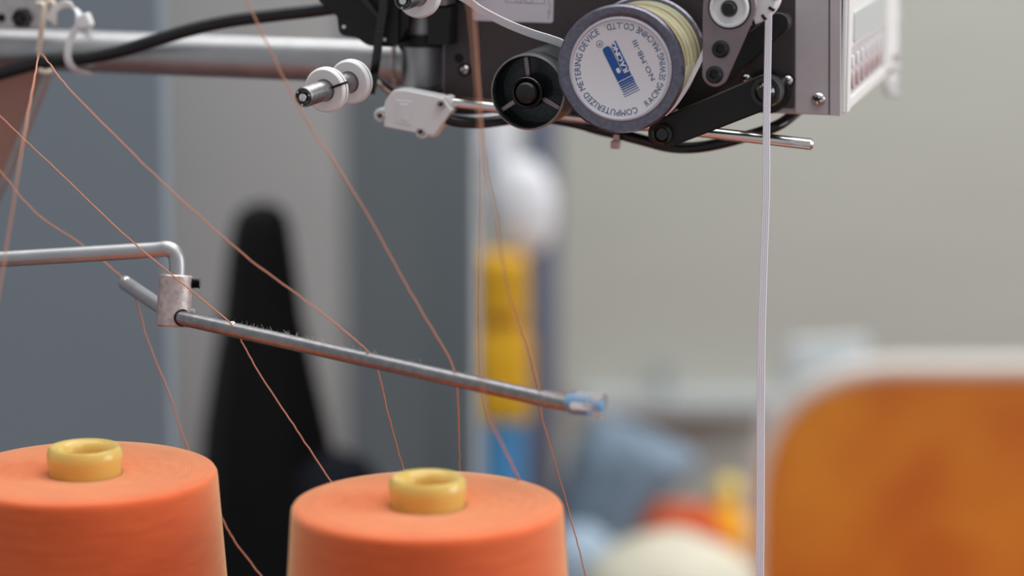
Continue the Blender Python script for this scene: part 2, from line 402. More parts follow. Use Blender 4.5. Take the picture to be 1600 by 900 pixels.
blob('upper_fold', P(774, 215, SD + .02), 36*s1, 26*s1, 62*s1, 'ball_white', t, .8, 4, .1)
# draped blue-grey cloth: a peaked heap with folds
def drape(name, c, rx_, ry_, h, m, parent=None, folds=5, amp=.2, seed=0, base=None, peak=(0, 0), pw=1.0, seg=60, rings=14):
    V = []; F = []; c = Vector(c); rnd = random.Random(seed); ph0 = rnd.random() * 6
    for i in range(rings + 1):
        t_ = i / rings
        for s in range(seg):
            q = 2*math.pi*s/seg; k = 1 + amp * t_ * math.sin(folds * q + ph0) + amp * .5 * t_ * math.sin((folds*2+1) * q + ph0 * 2)
            r = t_ ** pw; V.append(c + Vector((peak[0]*(1-t_) + rx_*r*k*math.cos(q), peak[1]*(1-t_) + ry_*r*k*math.sin(q), h * (1 - t_))))
    for i in range(rings):
        for s in range(seg): F.append((i*seg+s, i*seg+(s+1)%seg, (i+1)*seg+(s+1)%seg, (i+1)*seg+s))
    F.append(tuple(rings*seg + s for s in range(seg)))
    return mesh(name, V, F, m, parent, 'all', base=base)
def heap(name, rows, d, m, label, ratio=.5, folds=5, amp=.09):
    """a standing heap of cloth given by its outline rows (pixel row, left, right)"""
    R_ = [(P((a+b)/2, y, d), (b - a) / 2 / FPX * d) for y, a, b in rows]; c0 = R_[-1][0]
    R_.append((Vector((c0.x, c0.y, TZ)), R_[-1][1])); V = []; F = []; seg = 60
    for i, (p, h) in enumerate(R_):
        for q in range(seg):
            a = 2*math.pi*q/seg; f = 1 + amp * min(1, i / 2) * (math.sin(folds*a + i*.25) + .5*math.sin((2*folds+1)*a + 1)) * abs(math.sin(a))
            V.append(Vector((p.x + h*f*math.cos(a), c0.y + .07*ratio*2*f*math.sin(a)*(.35 + .65*min(1, i/3)), p.z)))
    for i in range(len(R_) - 1):
        for q in range(seg): F.append((i*seg+q, i*seg+(q+1)%seg, (i+1)*seg+(q+1)%seg, (i+1)*seg+q))
    F += [tuple(range(seg)), tuple((len(R_)-1)*seg + q for q in range(seg))]
    return tag(mesh(name, V, F, m, None, 'all', base=(c0.x, c0.y, TZ)), label, 'cloth')
heap('draped_cloth', [(646, 935, 950), (655, 922, 975), (675, 905, 1030), (700, 892, 1080), (712, 886, 1094), (735, 880, 1078), (770, 872, 1040), (805, 868, 1015), (838, 866, 1000)], 3.3, 'cloth_blue', 'blue-grey cloth heaped to a peak below the wall ledge')
# cream cushion in front
cc = P(1048, 895, 2.92)
tag(blob('cushion', (cc.x, cc.y, TZ + .045), .105, .09, P(1040, 830, 2.92).z - TZ - .045, 'cloth_cream', None, .95, 6, .05, bottom=TZ, base=(cc.x, cc.y, TZ)), 'cream cushion at the bottom edge beside the orange cone', 'cushion')
cc2 = P(905, 860, 3.05)
tag(blob('folded_cloth', (cc2.x, cc2.y, TZ + .05), .045, .06, P(905, 822, 3.05).z - TZ - .05, 'cloth_pale', None, .9, 8, .1, bottom=TZ, base=(cc2.x, cc2.y, TZ)), 'pale blue-white folded cloth peeking out behind the orange cone', 'cloth')
r0 = P(1060, 830, 3.10)
tag(blob('red_cloth_bundle', (r0.x + .004, r0.y, TZ + .05), .056, .045, P(1050, 785, 3.10).z - TZ - .05, 'cloth_red', None, .8, 9, .15, bottom=TZ, base=(r0.x, r0.y, TZ)), 'red-orange cloth bundle behind the cream cushion', 'cloth')
y0 = P(1128, 810, 3.2)
tag(blob('yellow_cloth_bundle', (y0.x, y0.y, TZ + .05), .032, .045, P(1128, 786, 3.2).z - TZ - .05, 'cloth_yellow', None, .8, 10, .15, bottom=TZ, base=(y0.x, y0.y, TZ)), 'orange-yellow cloth bundle under the small pale yellow ball', 'cloth')
y2 = P(1138, 765, 3.2)
tag(blob('yellow_ball', y2, .0165, .0165, .0165, 'ball_yellow', None, 1, 11, .02), 'small pale yellow ball on the orange-yellow bundle', 'ball')
# black draped cloth on a stand
k0_ = P(415, 450, 2.45); gtop = P(415, 312, 2.45).z
def black_cloth():
    t = thing('draped_coat', 'tall black cloth draped to a rounded top before the pale pillar', 'cloth', (k0_.x, k0_.y, 0))
    s = 2.45 / FPX; rows = [(312, 413, 6), (318, 412, 26), (330, 411, 38), (350, 410, 45), (400, 409, 52), (500, 409, 63), (600, 410, 80), (680, 412, 93), (760, 415, 102), (900, 415, 110)]
    rows = [(P(x, y, 2.45).z, P(x, y, 2.45).x, h * s) for y, x, h in rows] + [(.4, k0_.x, 125 * s), (.12, k0_.x, 140 * s)]
    V = []; F = []; seg = 48
    for i, (z, x, h) in enumerate(rows):
        for q in range(seg):
            a = 2*math.pi*q/seg; f = 1 + min(i, 8) * .012 * math.sin(6*a + z*3) + min(i, 8) * .006 * math.sin(11*a + 1)
            V.append(Vector((x + h*f*math.cos(a), k0_.y + h*.7*f*math.sin(a), z)))
    for i in range(len(rows) - 1):
        for q in range(seg): F.append((i*seg+q, i*seg+(q+1)%seg, (i+1)*seg+(q+1)%seg, (i+1)*seg+q))
    F += [tuple(range(seg)), tuple((len(rows)-1)*seg + q for q in range(seg))]
    mesh('cloth_body', V, F, 'cloth_black', t, 'all')
    c = P(522, 775, 2.47); blob('lower_fold', c, 74*s, 60*s, 72*s, 'cloth_navy', t, .9, 12, .15)
    lathe('stand_foot', [(.09, 0), (.09, .008), (.02, .02), (.012, .14)], (k0_.x, k0_.y, 0), MZ, 'black_plastic', t, 32)
black_cloth()

# ================================================================== stand with tubes
TUBE_K = .10
ta = M(-330, 63, TUBE_K); tb_ = M(655, 99, TUBE_K); TR = mm(33.5, TUBE_K, 400)
def tubept(px, off=0.0, up=0.0):  # point on / around the horizontal tube above a pixel column
    best = None
    for i in range(401):
        q = ta + (tb_ - ta) * (i / 400); v = q - CAM; x = 800 + FPX * v.dot(RT) / v.dot(FW)
        if best is None or abs(x - px) < best[0]: best = (abs(x - px), q)
    return best[1] - MD * off + MZ * up
stand = thing('machine_stand', 'grey tubular stand with horizontal arm and short upright sleeve', 'stand', (ta.x, ta.y, 0))
cyl('horizontal_arm', ta, tb_ - ta, TR, (tb_ - ta).length - .006, 'aluminium', stand, 48, .001)
cyl('upright_pole', (ta.x, ta.y, 0), MZ, .019, ta.z + .06, 'aluminium', stand, 40, .002)
lathe('foot', [(.2, 0), (.2, .012), (.03, .025), (.024, .06)], (ta.x, ta.y, 0), MZ, 'black_metal', stand, 40)
pt = M(661, 100, TUBE_K); SR = mm(34, TUBE_K, 661)
zt = M(661, -70, TUBE_K).z; zb_ = M(661, 151, TUBE_K).z
cyl('sleeve', (pt.x, pt.y, zb_), MZ, SR, zt - zb_, 'aluminium', stand, 48, .0008)
zw = tb_.z
sweep('weld_bead', [tb_ + (-MX*(SR + .0005)*math.cos(0)) * .96 + (MZ*math.cos(q) - MD*math.sin(q)) * TR * 1.0 + MX * SR * .34 * abs(math.sin(q)) * -0.02 for q in [i*math.pi/10 for i in range(11)]], circ(.0016, 8), 'cast_aluminium', stand, 3)
# slanted brace hanging from the arm at far left
mplate('slanted_brace', [(-40, 100), (72, 100), (74, 118), (-2, 300), (-80, 440), (-150, 440)], TUBE_K + .016, TUBE_K + .020, 'copper_paint', stand, 4, .0006)
mplate('brace_edge', [(72, 104), (77, 112), (4, 290), (-72, 440), (-80, 440), (-2, 292)], TUBE_K + .012, TUBE_K + .020, 'aluminium', stand, 1, .0006)
# clamp lug with bolt at top left
mplate('clamp_lug', [(-140, -30), (58, -30), (66, 3), (64, 46), (-140, 42)], TUBE_K - .020, TUBE_K - .013, 'plated_steel', stand, [0, 6, 10, 6, 0], .001)
bo = M(36, 28, TUBE_K - .020)
lathe('bolt', [(.0030, -.004), (.0042, -.0055), (.0055, -.005), (.0057, -.0015), (.0064, 0), (.0064, .001)], bo, MD, 'black_gloss', stand, 6, smooth=False)
disc_m('hex_socket', 36, 28, 6, TUBE_K - .0262, TUBE_K - .0245, 'dark_recess', stand, 6)
disc_m('hole', 2, 28, 7, TUBE_K - .0203, TUBE_K - .0195, 'dark_recess', stand, 20)
tube('wire_eyelet', [M(58, 6, .065), M(66, 7, .064), M(68, 14, .064), M(66, 35, .064), M(63, 62, .066), M(60, 80, .067)], mm(4.5, .065, 60), 'cream_wire', stand, 6, 12)
tube('wire_hook', [M(70, 30, .078), M(72, 8, .077), M(80, 3, .077), M(84, 9, .077), M(84, 38, .078)], mm(4.5, .078, 80), 'cream_wire', stand, 6, 12)
tube('wire_stub', [M(62, 110, .074), M(72, 113, .072), M(82, 110, .074)], mm(4, .072, 70), 'cream_wire', stand, 5, 10)

# thread guide rail: bent rod, collar, cross rod
g0 = P(-260, 421, 1.43); g1 = P(0, 405, 1.405); g2 = P(235, 391, 1.392); g3 = P(262, 389, 1.390); g4 = P(274, 398, 1.390); g5 = P(277, 416, 1.390); g6 = P(276, 450, 1.390)
rail = thing('thread_guide', 'bent steel rod with a drilled collar carrying the thread cross rod', 'thread guide', P(270, 515, 1.39))
rr = 12.8 / FPX * 1.39
gp = Vector((ta.x + .01, ta.y - .01, (g1 + (g1 - g2) * 1.3).z))
tube('bent_rod', [gp, g1 + (g1 - g2) * .9, g1 + (g1 - g2) * .45, g1, (g1 + g2) / 2, g2, g3, g4, g5, g6], rr, 'aluminium', rail, 8, 18)
ct = P(275, 429, 1.390); cbm = P(270, 511, 1.390); cax = (ct - cbm).normalized(); cr_ = 26.5 / FPX * 1.39; cL = (ct - cbm).length
lathe('collar', [(0, 0), (cr_ - .001, 0), (cr_, .001), (cr_, cL - .001), (cr_ - .001, cL), (rr + .0012, cL), (rr + .0006, cL - .001)], cbm, cax, 'cast_aluminium', rail, 48)
def rodpt(px):                    # the cross rod: recedes to the left, comes nearer to the right
    t_ = (px - 283) / (880 - 283); return P(px, 497 + t_ * 133, 1.3835 - t_ * .095)
hx = rodpt(286); hv = P(276, 497, 1.391)
crod = (rodpt(905) - rodpt(283)).normalized()
nrm = (rodpt(285) - P(271, 497, 1.390)); nrm = (nrm - cax * nrm.dot(cax)).normalized()
hp = P(271, 497, 1.390) + nrm * (cr_ - .0006)
cyl('drilled_hole', P(271, 495.5, 1.390) + nrm * (cr_ - .0022), nrm, 13.8 / FPX * 1.39, .0024, 'dark_recess', rail, 28, .0002)
xr = 11.6 / FPX * 1.38
cyl('cross_rod', rodpt(278), rodpt(905) - rodpt(278), xr, (rodpt(905) - rodpt(278)).length, 'steel_rod', rail, 24, .0006)
la = P(262, 487, 1.396); lb = P(194, 441, 1.445); ld = (lb - la).normalized()
cyl('rear_rod', la, ld, xr * 1.02, (lb - la).length, 'aluminium', rail, 24, .001)
lathe('eyelet', [(.0006, 0), (.0012, .0003), (.0012, .0009), (.0006, .0009)], P(198, 437, 1.439) , UP - FW, 'chrome', rail, 14, closed=True)
lathe('eyelet', [(.0006, 0), (.0012, .0003), (.0012, .0009), (.0006, .0009)], rodpt(364) + UP * xr * .75 - FW * xr * .55, UP - FW * .8, 'chrome', rail, 14, closed=True)
# set screws
sd = RT
so = P(299, 443, 1.390); sr = 8.5 / FPX * 1.39; prof = [(sr*.6, 0)]
for i in range(4): prof += [(sr*.72, i*.0011 + .0004), (sr, i*.0011 + .0009)]
prof += [(sr, .0046), (sr*.7, .0048)]
lathe('set_screw', prof, so, RT, 'black_gloss', rail, 20)
lathe('set_screw', [(sr*.55, 0), (sr*.6, .002), (sr*.3, .0026)], P(297, 487, 1.392), RT, 'cast_aluminium', rail, 14)
# clear sleeve with a blue insert on the rod end
e0 = rodpt(848); e1 = rodpt(882); e2 = P(943, 635, e1.z * 0 + ((rodpt(925) - CAM).dot(FW)))
sx = (e2 - e1).normalized()
lathe('clear_cap', [(xr*1.02, 0), (xr*1.16, .001), (xr*1.18, (e1-e0).length), (xr*1.55, (e1-e0).length + .004), (xr*1.62, (e2-e0).length), (xr*1.42, (e2-e0).length), (xr*1.36, (e1-e0).length + .006)], e0, e2 - e0, 'cap_clear', rail, 28, caps=False)
ins = lathe('blue_insert', [(xr*.5, 0), (xr*1.1, .001), (xr*1.3, .005), (xr*1.32, (e2-e1).length*.62), (xr*.6, (e2-e1).length*.62), (xr*.5, (e2-e1).length*.5)], e1 + sx * .0004, sx, 'cap_blue', rail, 24)
lathe('blue_plug', [(0, 0), (xr*.6, 0), (xr*.62, .004), (xr*.3, .0045)], e2 - sx * .0048, sx, 'cap_blue', rail, 20)
sl = (e1 + e2) / 2 - sx * .002 - FW * xr * 1.25 - UP * .0006
prism('slot', [sl + sx*p.x + UP*p.y for p in rpoly([(-.0055, -.0017), (.0055, -.0017), (.0055, .0017), (-.0055, .0017)], .0016)], -FW * .0012, 'panel_white', rail, .0002)
# lint on the rod
V = []; F = []
for i in range(260):
    px = random.choice((random.uniform(375, 600), random.uniform(290, 840), random.uniform(400, 520))); p = rodpt(px); q = random.uniform(-.4, 3.4)
    n_ = (UP * math.cos(q - 1.2) - FW * math.sin(q - 1.2) * .8); b_ = p + n_ * xr * .98; L = random.uniform(.0008, .0032)
    d1 = (n_ + crod * random.uniform(-1, 1) + UP*.3).normalized(); d2 = (d1 + crod * random.uniform(-1.4, 1.4)).normalized(); wv = crod.cross(d1).normalized() * .00009
    k = len(V); m1 = b_ + d1 * L * .5; m2 = m1 + d2 * L * .5
    V += [b_ - wv, b_ + wv, m1 + wv, m1 - wv, m2 + wv*.5, m2 - wv*.5]; F += [(k, k+1, k+2, k+3), (k+3, k+2, k+4, k+5)]
tag(mesh('lint', V, F, 'lint', rail), kind='stuff')

# ================================================================== thread cones
def cone(label, cx_, cy_, d, r):
    c = P(cx_, cy_, d); H = .17; zb = c.z - H
    t = thing('thread_cone', label, 'thread cone', (c.x, c.y, zb), 'orange thread cones on the stand')
    R2 = r * 1.16; prof = [(.018, 0), (R2 - .008, 0), (R2 - .002, .002), (R2, .008)]
    for i in range(1, 15): prof.append((R2 + (r * 1.004 - R2) * i / 15, .008 + (H - .008 - .008) * i / 15))
    prof += [(r * 1.001, H - .0045), (r * .996, H - .0022), (r * .982, H - .0007), (r * .955, H), (r * .8, H + .0003), (r * .6, H + .0004), (r * .4, H), (r * .295, H - .0008), (r * .27, H - .003)]
    lathe('yarn', prof, (c.x, c.y, zb), MZ, 'yarn_orange', t, 128)
    q = r * .285; h0 = H - .01
    lathe('tube', [(q*.96, h0), (q*.97, H + .003), (q, H + .006), (q*1.005, H + .0085), (q*.97, H + .0115), (q*.9, H + .0130), (q*.76, H + .0126), (q*.62, H + .0108), (q*.56, H + .008), (q*.58, H - .004), (q*.6, h0 - .02)], (c.x, c.y, zb), MZ, 'tube_yellow', t, 56)
    return c, zb, R2
c1 = cone('orange thread cone cut off by the left edge', 133, 736, 1.326, 206 / FPX * 1.326)
c2 = cone('orange thread cone below the blue-tipped rod', 668, 786, 1.27, 213 / FPX * 1.27)
bz = min(c1[1], c2[1]); mid = (c1[0] + c2[0]) / 2
st = thing('cone_stand', 'steel tray stand under the two orange thread cones', 'stand', (mid.x, mid.y, 0))
box('tray', (mid.x, mid.y, c1[1] - .006), .22, .12, .0055, 'aluminium', st, bev=.002)
cyl('pole', (mid.x, mid.y, .01), MZ, .015, c1[1] - .022, 'aluminium', st)
lathe('foot', [(.19, 0), (.19, .012), (.02, .03)], (mid.x, mid.y, 0), MZ, 'black_metal', st, 40)
for c_ in (c1, c2): lathe('pin', [(.006, 0), (.006, .11), (.002, .12)], (c_[0].x, c_[0].y, c1[1] - .001), MZ, 'chrome', st, 16)
if c2[1] > c1[1]: pass

# ================================================================== metering device
KP = .085
dev = thing('metering_device', 'black and grey elastic metering device hanging from the stand arm', 'machine', M(1000, 185, KP))
# housing: a real box, front in the plate's plane, right side receding
DEEP = .275
hs = prism('housing', [M(p[0], p[1], KP + .001) for p in [(692, -230), (1310, -230), (1312, 181), (692, 160)]], MD * DEEP, 'housing_paint', dev, .0012)
# plane level correction: rebuild bottom from the two bottom corners keeps it horizontal
mplate('front_plate', [(694, -228), (1241, -228), (1240, 169.5), (694, 152)], KP - .0015, KP + .0008, 'plate_paint', dev, 1, .0003)
mplate('front_frame', [(1243, -228), (1295, -228), (1294.5, 179), (1243, 177.5)], KP - .0012, KP + .001, 'housing_paint', dev, .5, .0003)
mplate('corner_profile', [(1297.5, -228), (1313.5, -228), (1313, 181.5), (1297, 180.5)], KP - .0022, KP + .004, 'housing_paint', dev, .5, .0008)
def SS(px, py):                   # point on the housing's right side plane
    n = MX; p0 = M(1312.5, 100, KP); r = FW + RT * ((px - 800) / FPX) + UP * ((450 - py) / FPX); return CAM + r * ((p0 - CAM).dot(n) / r.dot(n))
def splate(name, px, th, m, parent, off=.0, bev=.0004):
    return prism(name, [SS(*p) + MX * off for p in px], MX * th, m, parent, bev)
z_b = M(1312, 181, KP).z; z_t = M(1312, -230, KP).z; s0 = M(1312.5, 100, KP)
def SP(u, z):                     # metres along the depth, height above the housing's foot
    return Vector((s0.x, s0.y, 0)) + MD * u + MZ * (z_b + z)
H_ = z_t - z_b
def srect(name, u0, u1, za, zc, th, m, parent, off=0, rad=0, bev=.0005):
    pts = [SP(p.x, p.y) + MX * off for p in rpoly([(u0, za), (u1, za), (u1, zc), (u0, zc)], rad)]; return prism(name, pts, MX * th, m, parent, bev)
cp = srect('control_panel', .002, .272, .001, H_ - .001, .0025, 'panel_white', dev, .0004, .0, .0008)
srect('panel_border', .004, .018, .001, H_ - .001, .0012, 'panel_white', cp, .0029)
srect('panel_border', .20, .272, .004, H_ - .004, .0016, 'panel_white', cp, .0029)
srect('panel_border', .018, .20, .002, .008, .0012, 'panel_white', cp, .0029)
srect('display', .034, .196, .037, .054, .0010, 'screen_grey', cp, .0029, .002)
srect('legend_sticker', .020, .199, .0095, .0355, .0005, 'housing_paint', cp, .0029, .001)
for i in range(7):
    u = .022 + i * .0235
    bt = srect('button', u, u + .008, .012, .0215, .0016, 'button_pink', cp, .0034, .004)
    srect('button_light', u + .001, u + .006, .024, .031, .0012, 'panel_white', cp, .0034, .002)  # white chip painted in as the highlight above each button
srect('latch', .225, .235, .1, .118, .002, 'button_pink', cp, .0045, .003)
# crumpled clear film at the far lower corner
def film():
    V = []; F = []; nx, nz = 9, 11
    for i in range(nx):
        for j in range(nz):
            u = .236 + i*.004 + .004*math.sin(j*1.3 + i); z = .012 - j*.0027; V.append(SP(u, z) + MX * (.003 + .004*math.sin(i*1.1 + j*.7) + .0015*math.cos(j*1.9)))
    for i in range(nx - 1):
        for j in range(nz - 1): F.append((i*nz+j, (i+1)*nz+j, (i+1)*nz+j+1, i*nz+j+1))
    o = mesh('film_tail', V, F, 'film', dev, 'all'); s = o.modifiers.new('s', 'SOLIDIFY'); s.thickness = .0006
    V = []; F = []
    for i in range(6):
        for j in range(24): V.append(SP(.272 + i*.002, .01 + j*.005) + MX * (-.002 + i*.0012 + .0016*math.sin(j*1.7 + i*1.3)))
    for i in range(5):
        for j in range(23): F.append((i*24+j, (i+1)*24+j, (i+1)*24+j+1, i*24+j+1))
    o = mesh('film_edge', V, F, 'film', dev, 'all'); s = o.modifiers.new('s', 'SOLIDIFY'); s.thickness = .0005
film()
def pscrew(px, py, rpx, k, recess=None):
    if recess: disc_m('recess', px, py, recess, k - .0004, k + .0006, 'dark_recess', dev, 24)
    s = phillips(px, py, rpx, k - .0004, dev); phillips_cross(px, py, rpx, k - .0004, s)
pscrew(1279, 155, 11.5, KP - .0012)
pscrew(1231, 126, 8.5, KP - .0015, 11)
pscrew(1166, 123, 7, KP - .0015)
pscrew(726, 109, 7.5, KP - .0015, 10.5)
disc_m('hole', 717, 91, 7.5, KP - .0018, KP, 'dark_recess', dev, 24)
disc_m('hole', 714, -4, 9, KP - .0018, KP, 'dark_recess', dev, 24)
# diagram sticker
stk = mplate('diagram_sticker', [(738, -60), (866, -60), (864, 36), (739, 32)], KP - .0019, KP - .0014, 'sticker', dev, [0, 0, 5, 5], 0)
def pline(px, wpx, k, m, parent, name='printed_line'):
    pts = [M(x, y, k) for x, y in px]; return sweep(name, pts, [(-mm(wpx, k)/2, -.00003), (mm(wpx, k)/2, -.00003), (mm(wpx, k)/2, .00003), (-mm(wpx, k)/2, .00003)], m, parent, 6, up0=None)
def pprint(name, lines, wpx, k, m, parent):
    V = []; F = []
    for px in lines:
        pts = [Vector(p) for p in px]
        for a_, b_ in zip(pts, pts[1:]):
            d = (b_ - a_).normalized(); n = Vector((-d.y, d.x)) * wpx / 2; i = len(V)
            V += [M(*(a_ + n), k), M(*(a_ - n), k), M(*(b_ - n), k), M(*(b_ + n), k)]; F.append((i, i+1, i+2, i+3))
    o = mesh(name, V, F, m, parent); return o
circ_ = lambda x, y, r: [(x + r*math.cos(i*math.pi/6), y + r*math.sin(i*math.pi/6)) for i in range(13)]
pprint('printed_diagram', [[(790, -40), (790, 3.5), (851, 6), (851, -40), (790, -40)], circ_(811, -1, 5), circ_(826, -1, 6), circ_(858, 19, 2), [(853, -30), (857, 0), (860, 10), (858, 17)], [(858, 21), (857, 27), (856, 30)]], .9, KP - .00195, 'ink_grey', stk)

# big measuring roller
RX, RY = 969, 108
rc = M(RX, RY, 0); FR = mm(101); BR = mm(93)
rol = lathe('roller_sleeve', [(BR, .0035), (BR*1.0, .010), (BR*.985, .03), (BR*.98, .06), (BR*1.0, .068)], rc, MD, 'roller_rubber', dev, 96)
fr = lathe('front_flange', [(mm(80), .0012), (mm(84), .0002), (FR - .0012, 0), (FR, .0010), (FR, .0034), (FR - .001, .004), (BR*.9, .004)], rc, MD, 'flange_steel', dev, 96)
lathe('rear_flange', [(BR*.9, .067), (FR - .001, .067), (FR, .068), (FR, .071), (FR - .001, .072), (.01, .072)], rc, MD, 'flange_steel', dev, 96)
disc_m('roller_mount', 990, 70, 62, .072, KP, 'black_metal', dev, 40)
lab = lathe('round_label', [(0, .0004), (mm(74), .0004), (mm(77), .0001), (mm(81.5), .0002), (mm(82.5), .0016)], rc, MD, 'label_paper', dev, 96)
lathe('label_ring', [(mm(76.5), -.0002), (mm(78), -.0007), (mm(80.5), -.0006), (mm(82), .0006)], rc, MD, 'label_rim', lab, 96, closed=True)
PX = mm(1.0)
LK = .0001 - .0004
def L2W(x, y, lift=0): return rc + MX * (x * PX) + MZ * (y * PX) + MD * (.0002 - lift)
def arc_text(s, r, th0, th1, outward, h, name):
    geo, tot = text_geo(s, h, .13, .33); V = []; F = []; span = abs(th1 - th0)
    for v, f, x, wd in geo:
        for_ = len(V); xc = x + wd / 2; fr_ = xc / tot; th = th0 + (th1 - th0) * fr_; a = -R(th)     # image angle (clockwise) -> local angle
        radial = Vector((math.cos(a), math.sin(a))); tang = Vector((math.sin(a), -math.cos(a))) if th1 > th0 else Vector((-math.sin(a), math.cos(a)))
        upv = radial if outward else -radial; sc = R(span) * r / tot
        for p in v:
            q = radial * r + tang * (p.x - wd/2) * min(sc, 1.25) + upv * (p.y - h/2); V.append(L2W(q.x, q.y))
        F += [tuple(i + for_ for i in g) for g in f]
    return mesh(name, V, F, 'ink_text', lab)
arc_text('COMPUTERIZED METERING DEVICE', 68.5, 66, 239, True, 9.6, 'lettering')
arc_text('RACING SEWING MACHINE CO.,LTD.', 67.5, 53, -111, False, 9.6, 'lettering')
U_ = Vector((-.455, .89)); W_ = Vector((-.89, -.455))       # reading direction and up of the logo on the label
def flat_text(s, x0, y0, length, h, name, m='ink_text', lift=0, gap=.16, fat=0):
    geo, tot = text_geo(s, h, gap, .3); k = length / tot; V = []; F = []
    offs = [(0, 0)] if not fat else [(0, 0), (fat, 0), (0, fat), (fat, fat), (-fat, 0)]
    for n_o, (ox, oy) in enumerate(offs):
        for v, f, x, wd in geo:
            n0 = len(V)
            for p in v:
                q = U_ * (x0 + (p.x + x) * k + ox) + W_ * (y0 + p.y + oy); V.append(L2W(q.x, q.y, lift + n_o * .000004))
            F += [tuple(i + n0 for i in g) for g in f]
    return mesh(name, V, F, m, lab)
flat_text('NO.MB-111', -38, -43.5, 68, 7.6, 'lettering')
def logo_poly(name, pts, m, lift):
    V = [L2W(*(U_ * p[0] + W_ * p[1]), lift) for p in pts]; return mesh(name, V, [tuple(range(len(V)))], m, lab)
z4 = 4.09
bar = rpoly([(-66/z4, 51/z4), (168/z4, 51/z4), (168/z4, 2/z4), (140/z4, -4/z4), (-16/z4, -4/z4), (-16/z4, -48/z4), (-66/z4, -50/z4)], [0, 7, 6, 1, 1, 0, 0], 6)
logo_poly('logo_bar', bar, 'ink_blue', .00001)
logo_poly('logo_band', [(-18/z4, -10/z4), (160/z4, -10/z4), (176/z4, -46/z4), (176/z4, -54/z4), (-18/z4, -54/z4)], 'ink_blue', .00002)
for i, wd in enumerate((13, 11, 9.5, 8, 6.5, 5, 4)):
    x = -80 - i * 15.2; ext = 4 if i >= 5 else 0
    logo_poly('logo_stripe', [((x - wd/2)/z4, (51 + ext)/z4), ((x + wd/2)/z4, (51 + ext)/z4), ((x + wd/2)/z4, (-52 - ext)/z4), ((x - wd/2)/z4, (-52 - ext)/z4)], 'ink_blue', .00001)
flat_text('RACING', -34/z4, -46/z4, 204/z4, 32/z4, 'logo_lettering', 'label_paper', .00005, .08, .45)
logo_poly('logo_slot', rpoly([(-20/z4, 27/z4), (14/z4, 27/z4), (14/z4, 4/z4), (-20/z4, 4/z4)], 2.2), 'label_paper', .00004)
# registered mark
V = []; F = []; q0 = U_ * (200/z4) + W_ * (50/z4); n = 28
q0 = Vector((-135/z4, 157/z4))
for i in range(n):
    for r_ in (4.9, 5.6): V.append(L2W(q0.x + r_*math.cos(2*math.pi*i/n), q0.y + r_*math.sin(2*math.pi*i/n)))
for i in range(n): F.append((2*i, 2*i+1, (2*i+3) % (2*n), (2*i+2) % (2*n)))
v, f, wd = glyph('R')
n0 = len(V)
for p in v:
    q = q0 + U_ * ((p.x - wd/2) * 8) + W_ * ((p.y - .345) * 8); V.append(L2W(q.x, q.y))
F += [tuple(i + n0 for i in g) for g in f]
mesh('registered_mark', V, F, 'ink_text', lab)

# small black hollow roller
sx_, sy_ = 825, 144
sc_ = M(sx_, sy_, .010); s_r = mm(60, .01, 825)
sm = lathe('small_roller', [(s_r*.90, .02), (s_r*.92, .0005), (s_r*.95, -.0003), (s_r*.985, 0), (s_r, .001), (s_r, .068), (s_r*.3, .070)], sc_, MD, 'roller_grey', dev, 72)
lathe('roller_well', [(s_r*.915, .0008), (s_r*.905, .022), (s_r*.2, .022)], sc_, MD, 'dark_recess', sm, 64, caps=False)
lathe('rim_ring', [(s_r*.93, .0002), (s_r*.95, -.0008), (s_r*.985, -.0006), (s_r*1.002, .0006), (s_r*1.002, .002), (s_r*.95, .002)], sc_, MD, 'steel_rod', sm, 64, closed=True)
for a_ in (R(97), R(214), R(332)):
    u = MX * math.cos(a_) + MZ * math.sin(a_); v = -MX * math.sin(a_) + MZ * math.cos(a_)
    box('spoke', sc_ + u * s_r * .66 + MD * .006, s_r*.25, .002, s_r*.062, 'bracket_steel', sm, (u, MD, v), .0003)
lathe('hub', [(s_r*.30, .0), (s_r*.33, -.0035), (s_r*.37, -.004), (s_r*.42, -.003), (s_r*.44, 0), (s_r*.44, .02)], sc_, MD, 'black_gloss', sm, 48)
lathe('hub_ring', [(s_r*.385, -.0036), (s_r*.40, -.0042), (s_r*.415, -.0036), (s_r*.40, -.003)], sc_, MD, 'steel_rod', sm, 48, closed=True)
lathe('hub_button', [(0, -.0062), (s_r*.2, -.006), (s_r*.27, -.005), (s_r*.30, -.003), (s_r*.30, 0)], sc_, MD, 'black_plastic', sm, 40)

# pulley bracket, pulleys
br = prism('pulley_bracket', [M(p.x, p.y, -.004) for p in stadium((1140, 8), 42, (1117, 116), 20)], MD * .0035, 'bracket_steel', dev, .0007)
def lz(name, x, y, prof, k, m, par, seg=48): return lathe(name, [(mm(r, k, x), t_) for r, t_ in prof], M(x, y, k), MD, m, par, seg, closed='ring' in name)
lz('pulley_face', 1140, 12, [(0, -.0015), (24, -.0015), (27, -.0032), (30, -.003), (31, -.001), (31, .0002)], -.004, 'white_plastic', br)
lz('pulley_gap_ring', 1140, 12, [(31.5, -.0008), (33.5, -.0008), (33.5, .0001), (31.5, .0001)], -.004, 'dark_recess', br)
lz('pulley_cap', 1140, 13, [(0, -.0046), (9, -.0044), (12.5, -.003), (13.5, -.0012), (13.5, 0)], -.004, 'black_plastic', br)
for x, y in ((1126, 77), (1116.5, 117)):
    lz('bolt', x, y, [(0, -.0008), (5.5, -.0008), (6, -.0030), (9.5, -.0034), (10.5, -.0018), (13.5, -.0012), (14, 0)], -.004, 'black_plastic', br, 36)
wk = .004
wh = lz('guide_wheel', 1166, -10, [(20, 0), (47, 0), (50, .0012), (50, .003), (43, .006), (42, .009), (43, .012), (50, .015), (50, .017), (47, .018), (20, .018)], wk, 'white_plastic', dev, 64)
